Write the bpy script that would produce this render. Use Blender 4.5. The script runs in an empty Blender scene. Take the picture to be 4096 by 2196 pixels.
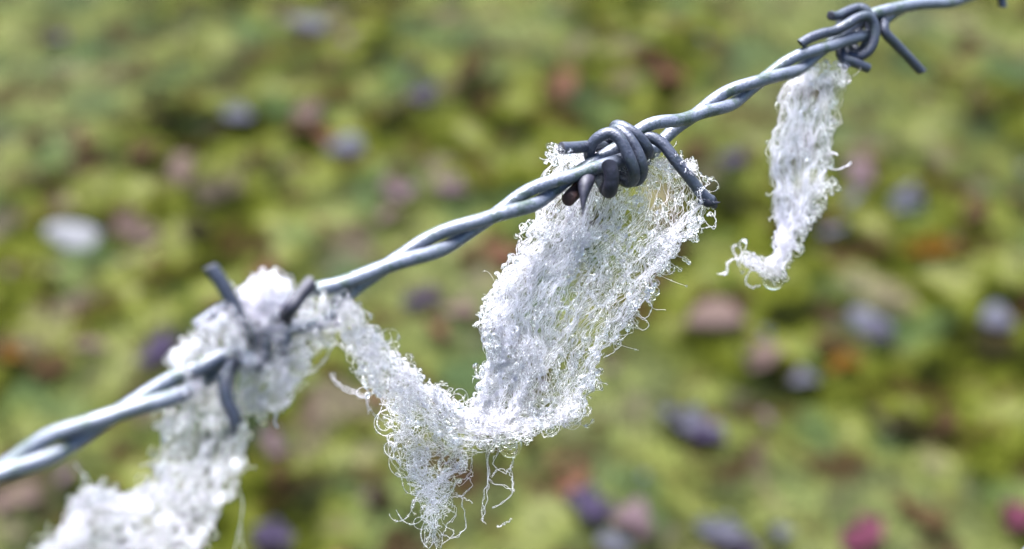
# Macro photograph of dew-soaked sheep's wool on barbed wire.  1 Blender unit = 1 cm.
import bpy, bmesh, math, random
import numpy as np
from mathutils import Vector, Matrix

S = bpy.context.scene
S.unit_settings.system = 'METRIC'
S.unit_settings.scale_length = 0.01
rng = np.random.default_rng(11)
random.seed(5)

# ------------------------------------------------------------------ camera
H = 62.0                      # camera height over the turf, cm
PITCH = math.radians(40)
D0 = 18.0                     # focus distance, cm
LENS = 38.0
K = 36.0 / LENS               # frame width / distance
cp, sp = math.cos(PITCH), math.sin(PITCH)
CAM = np.array([0.0, 0.0, H])
RT = np.array([1.0, 0.0, 0.0])
FW = np.array([0.0, cp, -sp])
UP = np.array([0.0, sp, cp])

cam = bpy.data.cameras.new('camera')
camo = bpy.data.objects.new('camera', cam)
S.collection.objects.link(camo)
camo.location = (0, 0, H)
camo.rotation_euler = (math.radians(90) - PITCH, 0, 0)
cam.lens = LENS; cam.sensor_width = 36
cam.clip_start = 0.5; cam.clip_end = 60000
cam.dof.use_dof = True
cam.dof.focus_distance = D0 * 1.01
APERTURE = 0.54               # pupil diameter, cm
cam.dof.aperture_fstop = LENS * 1e-3 / APERTURE
cam.dof.aperture_blades = 0
S.camera = camo

# ------------------------------------------------------------------ world, sun, exposure
SUN_EL, SUN_AZ = math.radians(66), math.radians(-25)     # azimuth from +Y towards +X
w = bpy.data.worlds.new('World'); S.world = w; w.use_nodes = True
nt = w.node_tree
bg = nt.nodes['Background']
sky = nt.nodes.new('ShaderNodeTexSky'); sky.sky_type = 'NISHITA'; sky.sun_disc = False
sky.sun_elevation = SUN_EL; sky.sun_rotation = SUN_AZ
sky.air_density = 1.0; sky.dust_density = 1.0; sky.ozone_density = 2.0
nt.links.new(sky.outputs[0], bg.inputs[0]); bg.inputs[1].default_value = 0.055
sl = bpy.data.lights.new('sun', 'SUN'); sl.energy = 4.6; sl.angle = math.radians(40); sl.color = (.975, .975, 1)
so = bpy.data.objects.new('sun', sl); S.collection.objects.link(so)
sd = Vector((math.cos(SUN_EL) * math.sin(SUN_AZ), math.cos(SUN_EL) * math.cos(SUN_AZ), math.sin(SUN_EL)))
so.rotation_euler = sd.to_track_quat('Z', 'Y').to_euler()
S.view_settings.view_transform = 'Standard'; S.view_settings.look = 'None'
S.view_settings.gamma = 1.0; S.view_settings.exposure = 2.85
S.view_settings.use_curve_mapping = False
S.cycles.use_denoising = True
try:
    S.cycles.denoiser = 'OPENIMAGEDENOISE'; S.cycles.denoising_prefilter = 'ACCURATE'
except Exception: pass
S.cycles.max_bounces = 24; S.cycles.diffuse_bounces = 12; S.cycles.transmission_bounces = 16
S.cycles.glossy_bounces = 5; S.cycles.transparent_max_bounces = 8
S.cycles.sample_clamp_indirect = 25

# ------------------------------------------------------------------ helpers
def P(px, py, d=1.0, near=0.0):
    """point seen at photo pixel (px,py) at depth d*D0, moved `near` cm towards the lens"""
    z = d * D0 - near
    return CAM + z * (FW + RT * ((px - 2048) / 4096 * K) - UP * ((py - 1098) / 4096 * K))
def Pv(px, py, z):
    return CAM + z[..., None] * (FW + RT * ((px - 2048) / 4096 * K)[..., None] - UP * ((py - 1098) / 4096 * K)[..., None])
def G(px, py, h=0.0):
    r = FW + RT * ((px - 2048) / 4096 * K) - UP * ((py - 1098) / 4096 * K)
    t = (h - H) / r[2]
    return CAM + t * r, t
def invd(px): return 1 + 0.000128 * (2480 - px)
def wd(px): return 1 / invd(px)          # relative depth of the fence wire under a photo column

def lerp_keys(x, keys):
    ks = np.array(keys, float)
    return np.stack([np.interp(x, ks[:, 0], ks[:, i]) for i in range(1, ks.shape[1])], -1)
def catmull(pts, n):
    p = np.asarray(pts, float); p = np.vstack([2 * p[0] - p[1], p, 2 * p[-1] - p[-2]])
    m = len(p) - 3; t = np.linspace(0, m - 1e-6, n); i = t.astype(int); f = (t - i)[:, None]
    a, b, c, d = p[i], p[i + 1], p[i + 2], p[i + 3]
    return .5 * (2 * b + (c - a) * f + (2 * a - 5 * b + 4 * c - d) * f ** 2 + (3 * b - a - 3 * c + d) * f ** 3)

def tag(o, label=None, cat=None, group=None, kind=None):
    if label: o['label'] = label
    if cat: o['category'] = cat
    if group: o['group'] = group
    if kind: o['kind'] = kind
    return o
def link(o, parent=None):
    S.collection.objects.link(o)
    if parent is not None: o.parent = parent
    return o
def empty(name, loc=(0, 0, 0)):
    o = bpy.data.objects.new(name, None); o.location = loc; o.empty_display_size = .5
    return link(o)
def mesh_np(name, V, F, mats, parent=None, smooth=True, origin=None, mi=None):
    me = bpy.data.meshes.new(name)
    V = np.asarray(V, np.float32); F = np.asarray(F, np.int32)
    if origin is not None: V = V - np.asarray(origin, np.float32)
    k = F.shape[1]
    me.vertices.add(len(V)); me.vertices.foreach_set('co', V.ravel())
    me.loops.add(F.size); me.loops.foreach_set('vertex_index', F.ravel())
    me.polygons.add(len(F)); me.polygons.foreach_set('loop_start', np.arange(0, F.size, k, dtype=np.int32))
    me.polygons.foreach_set('use_smooth', np.full(len(F), smooth))
    if mi is not None: me.polygons.foreach_set('material_index', np.asarray(mi, np.int32))
    for m in (mats if isinstance(mats, (list, tuple)) else [mats]): me.materials.append(m)
    me.update(); me.validate()
    o = bpy.data.objects.new(name, me)
    link(o, parent)
    if origin is not None:
        o.location = Vector(origin) - (parent.location if parent is not None else Vector())
    elif parent is not None:
        o.location = -parent.location
    return o

class Geo:
    def __init__(s): s.V = []; s.F = []; s.M = []; s.n = 0
    def add(s, V, F, m=0):
        s.V.append(V); s.F.append(np.asarray(F) + s.n); s.M.append(np.full(len(F), m)); s.n += len(V)
    def build(s, name, mats, parent=None, **k):
        return mesh_np(name, np.vstack(s.V), np.vstack(s.F), mats, parent, mi=np.concatenate(s.M), **k)

def frames(p):
    T = np.gradient(p, axis=0); T /= np.linalg.norm(T, axis=1)[:, None]
    N = np.zeros_like(T); a = np.cross(T[0], [0.3, 0.2, 1.0]); N[0] = a / np.linalg.norm(a)
    for i in range(1, len(p)):
        v = N[i - 1] - T[i] * np.dot(N[i - 1], T[i]); N[i] = v / np.linalg.norm(v)
    return T, N, np.cross(T, N)
def tube(g, p, r, seg=20, cap0='cut', cap1='cut', wob=0.02, tilt0=0.3, tilt1=0.3):
    """round wire through points p; ends sheared off at a slant like nipped wire"""
    n = len(p); r = np.broadcast_to(np.asarray(r, float), (n,)).copy()
    T, N, B = frames(p)
    a = np.linspace(0, 2 * np.pi, seg, endpoint=False)
    ph = rng.uniform(0, 6, 4)
    s = np.concatenate([[0], np.cumsum(np.linalg.norm(np.diff(p, axis=0), axis=1))])
    rr = r[:, None] * (1 + wob * (np.sin(s * 3.1 + ph[0])[:, None] * np.sin(a * 2 + ph[1])[None] + .6 * np.sin(s * 9 + ph[2])[:, None] * np.sin(a * 3 + ph[3])[None]))
    V = p[:, None] + rr[..., None] * (np.cos(a)[None, :, None] * N[:, None] + np.sin(a)[None, :, None] * B[:, None])
    # slanted cuts
    for end, tl, c in ((0, tilt0, cap0), (-1, tilt1, cap1)):
        if c == 'cut' and tl:
            sg = -1 if end == 0 else 1
            k = min(5, n // 3)
            for j in range(k):
                idx = j if end == 0 else n - 1 - j
                wgt = (1 - j / k) ** 2
                V[idx] += sg * T[idx] * (r[idx] * tl * wgt * np.cos(a + ph[0]))[:, None]
    V = V.reshape(-1, 3)
    i = np.arange(n - 1)[:, None] * seg; j = np.arange(seg)[None]; j2 = (j + 1) % seg
    F = np.stack([i + j, i + j2, i + seg + j2, i + seg + j], -1).reshape(-1, 4)
    g.add(V, F, 0)
    for end, c in ((0, cap0), (-1, cap1)):
        if not c: continue
        ring = V[:seg] if end == 0 else V[-seg:]
        cen = ring.mean(0); sgn = -T[0] if end == 0 else T[-1]
        r1 = cen + (ring - cen) * .86 + sgn * r[end] * .10
        r2 = cen + (ring - cen) * .45 + sgn * r[end] * .13
        VV = np.vstack([ring, r1, r2, [cen + sgn * r[end] * .12]])
        q = []
        jj = np.arange(seg); jn = (jj + 1) % seg
        for l in range(2): q.append(np.stack([l * seg + jj, l * seg + jn, (l + 1) * seg + jn, (l + 1) * seg + jj], -1))
        q.append(np.stack([2 * seg + jj, 2 * seg + jn, np.full(seg, 3 * seg), np.full(seg, 3 * seg)], -1))
        # last ring: degenerate quads avoided by using a small inner ring
        inner = cen + (ring - cen) * .02 + sgn * r[end] * .12
        VV = np.vstack([ring, r1, r2, inner]); q[2] = np.stack([2 * seg + jj, 2 * seg + jn, 3 * seg + jn, 3 * seg + jj], -1)
        FF = np.vstack(q)
        if end == 0: FF = FF[:, ::-1]
        g.add(VV, FF, 1)

# ------------------------------------------------------------------ materials
def mat(name):
    m = bpy.data.materials.new(name); m.use_nodes = True
    t = m.node_tree; b = t.nodes['Principled BSDF']
    return m, t, b
def nd(t, typ, **k):
    n = t.nodes.new(typ)
    for a, v in k.items():
        if a in n.inputs: n.inputs[a].default_value = v
        else: setattr(n, a, v)
    return n
def ramp(t, fac, stops, interp='LINEAR'):
    r = t.nodes.new('ShaderNodeValToRGB'); r.color_ramp.interpolation = interp
    e = r.color_ramp.elements
    while len(e) < len(stops): e.new(.5)
    for x, (pos, c) in zip(e, stops):
        x.position = pos; x.color = (*c, 1) if len(c) == 3 else c
    t.links.new(fac, r.inputs[0]); return r
def mix(t, fac, a, b, mode='MIX'):
    m = t.nodes.new('ShaderNodeMix'); m.data_type = 'RGBA'; m.blend_type = mode
    for s, v in ((0, fac), (6, a), (7, b)):
        if hasattr(v, 'links') or hasattr(v, 'node'): t.links.new(v, m.inputs[s])
        else: m.inputs[s].default_value = v if s == 0 else (*v, 1)
    return m.outputs[2]
def coords(t): return nd(t, 'ShaderNodeTexCoord').outputs['Object']
def noise(t, vec, scale, detail=3, rough=.5, dist=0.0):
    n = nd(t, 'ShaderNodeTexNoise'); n.inputs['Scale'].default_value = scale
    n.inputs['Detail'].default_value = detail; n.inputs['Roughness'].default_value = rough
    n.inputs['Distortion'].default_value = dist
    t.links.new(vec, n.inputs['Vector']); return n.outputs[0]
def bump(t, b, h, strength, dist):
    n = nd(t, 'ShaderNodeBump'); n.inputs['Strength'].default_value = strength; n.inputs['Distance'].default_value = dist
    t.links.new(h, n.inputs['Height']); t.links.new(n.outputs[0], b.inputs['Normal'])

def wire_mat(name, base, dirt=.85):
    m, t, b = mat(name); c = coords(t)
    n1 = noise(t, c, 3.2, 5, .65); n2 = noise(t, c, 24, 3, .6); n3 = noise(t, c, 1.3, 3, .5)
    col = ramp(t, n2, [(.30, tuple(x * .62 for x in base)), (.52, base), (.8, tuple(min(1, x * 1.2) for x in base))])
    alg = ramp(t, n1, [(.50, (0, 0, 0)), (.62, (1, 1, 1))])
    c1 = mix(t, alg.outputs[0], col.outputs[0], (.085, .12, .085))
    f = nd(t, 'ShaderNodeMath', operation='MULTIPLY'); t.links.new(alg.outputs[0], f.inputs[0]); f.inputs[1].default_value = dirt
    c1 = mix(t, f.outputs[0], col.outputs[0], (.028, .045, .028))
    st = ramp(t, n3, [(.55, (0, 0, 0)), (.75, (.5, .5, .5))])
    c2 = mix(t, st.outputs[0], c1, tuple(x * .55 for x in base))
    t.links.new(c2, b.inputs['Base Color'])
    b.inputs['Metallic'].default_value = .3
    rr = ramp(t, n2, [(.3, (.34,) * 3), (.7, (.52,) * 3)]); t.links.new(rr.outputs[0], b.inputs['Roughness'])
    b.inputs['Coat Weight'].default_value = .15; b.inputs['Coat Roughness'].default_value = .15
    hh = nd(t, 'ShaderNodeMath', operation='ADD'); t.links.new(n2, hh.inputs[0]); t.links.new(n1, hh.inputs[1])
    bump(t, b, hh.outputs[0], .6, .025)
    return m
M_STRAND = wire_mat('galvanised_strand', (.095, .105, .135))
M_BARB = wire_mat('galvanised_barb', (.032, .036, .054), .3)
M_CUT_SHADE, t, b = mat('cut_and_shaded_steel'); c = coords(t)  # dark cut faces; on whole prongs it paints their shade into the colour
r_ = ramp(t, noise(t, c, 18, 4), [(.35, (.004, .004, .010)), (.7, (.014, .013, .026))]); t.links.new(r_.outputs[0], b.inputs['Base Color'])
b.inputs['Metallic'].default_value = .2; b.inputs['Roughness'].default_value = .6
M_RUST, t, b = mat('rusty_steel'); c = coords(t)
r_ = ramp(t, noise(t, c, 14, 5, .7), [(.3, (.008, .003, .003)), (.6, (.03, .007, .006)), (.8, (.015, .005, .005))]); t.links.new(r_.outputs[0], b.inputs['Base Color'])
b.inputs['Roughness'].default_value = .75; bump(t, b, noise(t, c, 30, 4), .5, .02)

def wool_mat(name, col, tr=.4):
    m, t, b = mat(name)
    geo = nd(t, 'ShaderNodeNewGeometry')
    v = ramp(t, geo.outputs['Random Per Island'], [(0, tuple(x * .88 for x in col)), (1, col)])
    t.links.new(v.outputs[0], b.inputs['Base Color'])
    b.inputs['Roughness'].default_value = .35; b.inputs['Specular IOR Level'].default_value = .6
    tl = nd(t, 'ShaderNodeBsdfTranslucent'); t.links.new(v.outputs[0], tl.inputs[0])
    mx = nd(t, 'ShaderNodeMixShader'); mx.inputs[0].default_value = tr
    t.links.new(b.outputs[0], mx.inputs[1]); t.links.new(tl.outputs[0], mx.inputs[2])
    t.links.new(mx.outputs[0], t.nodes['Material Output'].inputs[0])
    return m
M_WOOL = wool_mat('wet_wool', (.955, .93, 1.0), .5)
M_WATER, t, b = mat('water')
b.inputs['Base Color'].default_value = (1, 1, 1, 1); b.inputs['Transmission Weight'].default_value = 1
b.inputs['Roughness'].default_value = 0.0; b.inputs['IOR'].default_value = 1.333

M_DEW, t, b = mat('fine_dew_water')
b.inputs['Base Color'].default_value = (.97, .96, 1, 1); b.inputs['Transmission Weight'].default_value = .88
b.inputs['Roughness'].default_value = 0.06; b.inputs['IOR'].default_value = 1.333
b.inputs['Coat Weight'].default_value = 1.0; b.inputs['Coat Roughness'].default_value = .05; b.inputs['Coat IOR'].default_value = 1.5

# ------------------------------------------------------------------ ground
def h2(x, y):
    """gentle mossy relief, cm"""
    z = .3 * np.sin(x * .21 + 1.3 * np.sin(y * .13 + 1)) * np.sin(y * .19 + 1.1 * np.sin(x * .11))
    z = z + .14 * np.sin(x * .55 + 2 * np.sin(y * .31)) * np.sin(y * .61 + 1.7 * np.sin(x * .27 + 2))
    z = z + .08 * np.sin(x * 1.3 + 2 * np.sin(y * .9 + 1)) * np.sin(y * 1.4 + 2 * np.sin(x * .8))
    return z
def axis(lo, hi, step, far):
    a = list(np.arange(lo, hi + step, step)); g = step
    lo2 = []; x = lo
    while x > -far: g *= 1.25; x -= g; lo2.append(x)
    g = step; x = a[-1]; hi2 = []
    while x < far: g *= 1.25; x += g; hi2.append(x)
    return np.array(lo2[::-1] + a + hi2)
X = axis(-110, 110, .8, 30000); Y = axis(25, 230, .8, 30000)
gx, gy = np.meshgrid(X, Y); gz = h2(gx, gy) - .9
V = np.stack([gx, gy, gz], -1).reshape(-1, 3)
nx, ny = len(X), len(Y)
i = np.arange(ny - 1)[:, None] * nx + np.arange(nx - 1)[None]
F = np.stack([i, i + 1, i + nx + 1, i + nx], -1).reshape(-1, 4)

def turf_colour(t, c):
    """patchy pigment of moss, grass and dead litter, cm scale"""
    a = noise(t, c, .165, 4, .55, .4); bb = noise(t, c, .11, 3, .5, .4)
    off = nd(t, 'ShaderNodeVectorMath', operation='ADD'); t.links.new(c, off.inputs[0]); off.inputs[1].default_value = (37, 91, 5)
    cc = noise(t, off.outputs[0], .22, 3, .5, .5)
    off2 = nd(t, 'ShaderNodeVectorMath', operation='ADD'); t.links.new(c, off2.inputs[0]); off2.inputs[1].default_value = (-57, 31, 15)
    e = noise(t, off2.outputs[0], .13, 4, .6, .5)
    base = ramp(t, a, [(.37, (0.0037, 0.0048, 0.0005)), (.45, (0.0202, 0.0246, 0.0016)), (.51, (0.0478, 0.0555, 0.0060)), (.57, (0.0780, 0.0863, 0.0153)), (.65, (0.1284, 0.1321, 0.0509))])
    off3 = nd(t, 'ShaderNodeVectorMath', operation='ADD'); t.links.new(c, off3.inputs[0]); off3.inputs[1].default_value = (11, -20, 3)
    broad = noise(t, off3.outputs[0], .028, 2, .5)
    wash = ramp(t, broad, [(.46, (0, 0, 0)), (.62, (.55,) * 3)])
    base = mix(t, wash.outputs[0], base.outputs[0], (0.1055, 0.1189, 0.0559))
    blue = ramp(t, bb, [(.54, (0, 0, 0)), (.64, (.6,) * 3)])
    c1 = mix(t, blue.outputs[0], base, (0.0422, 0.0705, 0.0325))
    brn = ramp(t, cc, [(.54, (0, 0, 0)), (.63, (.8,) * 3)])
    c2 = mix(t, brn.outputs[0], c1, (0.0230, 0.0084, 0.0060))
    pal = ramp(t, e, [(.58, (0, 0, 0)), (.68, (.6,) * 3)])
    return mix(t, pal.outputs[0], c2, (0.1193, 0.0924, 0.0793))
M_GROUND, t, b = mat('mossy_ground'); c = coords(t)
col = turf_colour(t, c)
dk = mix(t, 1.0, col, (.55, .55, .5), 'MULTIPLY')
t.links.new(dk, b.inputs['Base Color']); b.inputs['Roughness'].default_value = .9; b.inputs['Specular IOR Level'].default_value = .02
bump(t, b, noise(t, c, 1.6, 5, .6), .8, .5)
g_o = mesh_np('ground', V, F, M_GROUND); tag(g_o, kind='structure')

# short grass and moss shoots: one uncountable object
M_GRASS, t, b = mat('moss_and_grass'); c = coords(t)
col = turf_colour(t, c)
geo = nd(t, 'ShaderNodeNewGeometry')
rv = ramp(t, geo.outputs['Random Per Island'], [(0, (.55, .6, .5)), (.5, (1, 1, 1)), (1, (1.0, 1.0, .85))])
col = mix(t, 1.0, col, rv.outputs[0], 'MULTIPLY')
t.links.new(col, b.inputs['Base Color']); b.inputs['Roughness'].default_value = .7; b.inputs['Specular IOR Level'].default_value = .02
tl = nd(t, 'ShaderNodeBsdfTranslucent'); t.links.new(col, tl.inputs[0])
mx = nd(t, 'ShaderNodeMixShader'); mx.inputs[0].default_value = .3
t.links.new(b.outputs[0], mx.inputs[1]); t.links.new(tl.outputs[0], mx.inputs[2]); t.links.new(mx.outputs[0], t.nodes['Material Output'].inputs[0])
NB = 120000
bx = rng.uniform(-105, 105, NB); by = rng.uniform(27, 215, NB)
dens = .5 + .5 * np.sin(bx * .35 + 2 * np.sin(by * .2)) * np.sin(by * .33 + 2 * np.sin(bx * .17))
ok = rng.random(NB) < .8 + .2 * dens
bx, by, dens = bx[ok], by[ok], dens[ok]; nb = len(bx)
bz = h2(bx, by) - .95
L = rng.uniform(.6, 1.7, nb) * (.8 + .3 * dens); az = rng.uniform(0, 2 * np.pi, nb); ln = rng.uniform(.15, .95, nb)
wd_ = rng.uniform(.09, .26, nb)
dr = np.stack([np.cos(az), np.sin(az), 0 * az], -1); sd_ = np.stack([-np.sin(az), np.cos(az), 0 * az], -1)
base = np.stack([bx, by, bz], -1)
def bl(tt, wv): 
    p = base + dr * (L * ln * tt ** 1.6)[:, None] + np.array([0, 0, 1]) * (L * (1 - .45 * ln) * tt * (1 - .2 * tt))[:, None]
    return p - sd_ * (wd_ * wv)[:, None], p + sd_ * (wd_ * wv)[:, None]
rows = []
for tt, wv in ((0, .5), (.45, .6), (.8, .38), (1.0, .05)): rows += list(bl(tt, wv))
V = np.stack(rows, 1).reshape(-1, 3)
i = np.arange(nb)[:, None] * 8
F = np.concatenate([np.stack([i + 2 * k, i + 2 * k + 1, i + 2 * k + 3, i + 2 * k + 2], -1) for k in range(3)], 1).reshape(-1, 4)
tag(mesh_np('grass', V, F, M_GRASS), 'short green and yellow moss and grass covering the ground behind the wire', 'grass', kind='stuff')

# ------------------------------------------------------------------ fallen leaves and stones on the turf
def leaf_mat(name, c1, c2, rough=.5):
    m, t, b = mat(name); c = coords(t)
    r = ramp(t, noise(t, c, .9, 5, .6), [(.3, c1), (.7, c2)])
    t.links.new(r.outputs[0], b.inputs['Base Color']); b.inputs['Roughness'].default_value = rough; b.inputs['Specular IOR Level'].default_value = .02
    bump(t, b, noise(t, c, 3, 4), .4, .15)
    return m
LM = {
 'grey':   leaf_mat('leaf_grey', (0.0245, 0.0245, 0.0321), (0.0454, 0.0454, 0.0566), .4),
 'white':  leaf_mat('pebble_white', (0.0750, 0.0750, 0.0793), (0.1012, 0.1012, 0.1078), .6),
 'pink':   leaf_mat('leaf_pink', (0.0332, 0.0221, 0.0177), (0.0547, 0.0378, 0.0332), .5),
 'mauve':  leaf_mat('leaf_mauve', (0.0296, 0.0198, 0.0218), (0.0563, 0.0381, 0.0429), .5),
 'purple': leaf_mat('leaf_purple', (0.0063, 0.0044, 0.0102), (0.0254, 0.0196, 0.0355), .45),
 'brown':  leaf_mat('leaf_brown', (0.0113, 0.0063, 0.0029), (0.0282, 0.0169, 0.0070), .6),
 'dark':   leaf_mat('leaf_dark_and_shade', (0.0029, 0.0029, 0.0007), (0.0099, 0.0084, 0.0022), .7),  # dark leaves, also the painted shade of hollows in the moss
 'red':    leaf_mat('leaf_red', (0.0278, 0.0120, 0.0064), (0.0556, 0.0278, 0.0166), .55),
 'orange': leaf_mat('leaf_orange', (0.0263, 0.0121, 0.0010), (0.0475, 0.0227, 0.0025), .55),
 'magenta':leaf_mat('leaf_magenta', (0.0206, 0.0039, 0.0092), (0.0414, 0.0124, 0.0206), .5),
}
def leaf_geo(Lc, Wc, seed, curl=.35):
    r = np.random.default_rng(seed)
    nu, nv = 17, 9
    u = np.linspace(0, 1, nu)[:, None]; v = np.linspace(-1, 1, nv)[None]
    wdt = np.sin(np.pi * u ** r.uniform(.7, 1.2)) ** .7 * (1 + .30 * np.sin(u * r.uniform(9, 17) + r.uniform(0, 6))) + .02
    x = (u - .5) * Lc + 0 * v; y = v * wdt * Wc / 2 * (1 + .06 * np.sin(u * 40)) + .22 * Wc * np.sin(u * r.uniform(2, 6) + r.uniform(0, 6))
    z = curl * r.uniform(.3, 2.0) * Wc * (v ** 2) * wdt * .5 + .25 * Wc * np.sin(u * 5 + r.uniform(0, 6)) * .5 + .05 * Wc * np.sin(v * 7 + u * 14)
    top = np.stack([x, y, z], -1).reshape(-1, 3); bot = top - [0, 0, .06]
    i = np.arange(nu - 1)[:, None] * nv + np.arange(nv - 1)[None]
    F = np.stack([i, i + nv, i + nv + 1, i + 1], -1).reshape(-1, 4)
    n = nu * nv
    ed = [(j, j + 1) for j in range(nv - 1)] + [(nv - 1 + k * nv, nv - 1 + (k + 1) * nv) for k in range(nu - 1)] + \
         [((nu - 1) * nv + j + 1, (nu - 1) * nv + j) for j in range(nv - 1)] + [((k + 1) * nv, k * nv) for k in range(nu - 1)]
    E = np.array([(a, b_, b_ + n, a + n) for a, b_ in ed])
    return np.vstack([top, bot]), np.vstack([F, F[:, ::-1] + n, E])
def pebble_geo(Lc, Wc, seed):
    r = np.random.default_rng(seed); nu, nv = 16, 24
    th = np.linspace(.04, np.pi - .04, nu)[:, None]; ph = np.linspace(0, 2 * np.pi, nv, endpoint=False)[None]
    q = 1 + .16 * np.sin(ph * 2 + r.uniform(0, 6)) * np.sin(th) + .13 * np.sin(3 * ph + r.uniform(0, 6)) * np.sin(th) ** 2 + .05 * np.cos(th * 3 + r.uniform(0, 6))
    x = Lc / 2 * np.sin(th) * np.cos(ph) * q; y = Wc / 2 * np.sin(th) * np.sin(ph) * q; z = .22 * Wc * np.cos(th) * q + 0 * ph
    V = np.stack([x, y, z], -1).reshape(-1, 3)
    i = np.arange(nu - 1)[:, None] * nv; j = np.arange(nv)[None]; j2 = (j + 1) % nv
    F = np.stack([i + j, i + nv + j, i + nv + j2, i + j2], -1).reshape(-1, 4)
    return V, F
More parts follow.
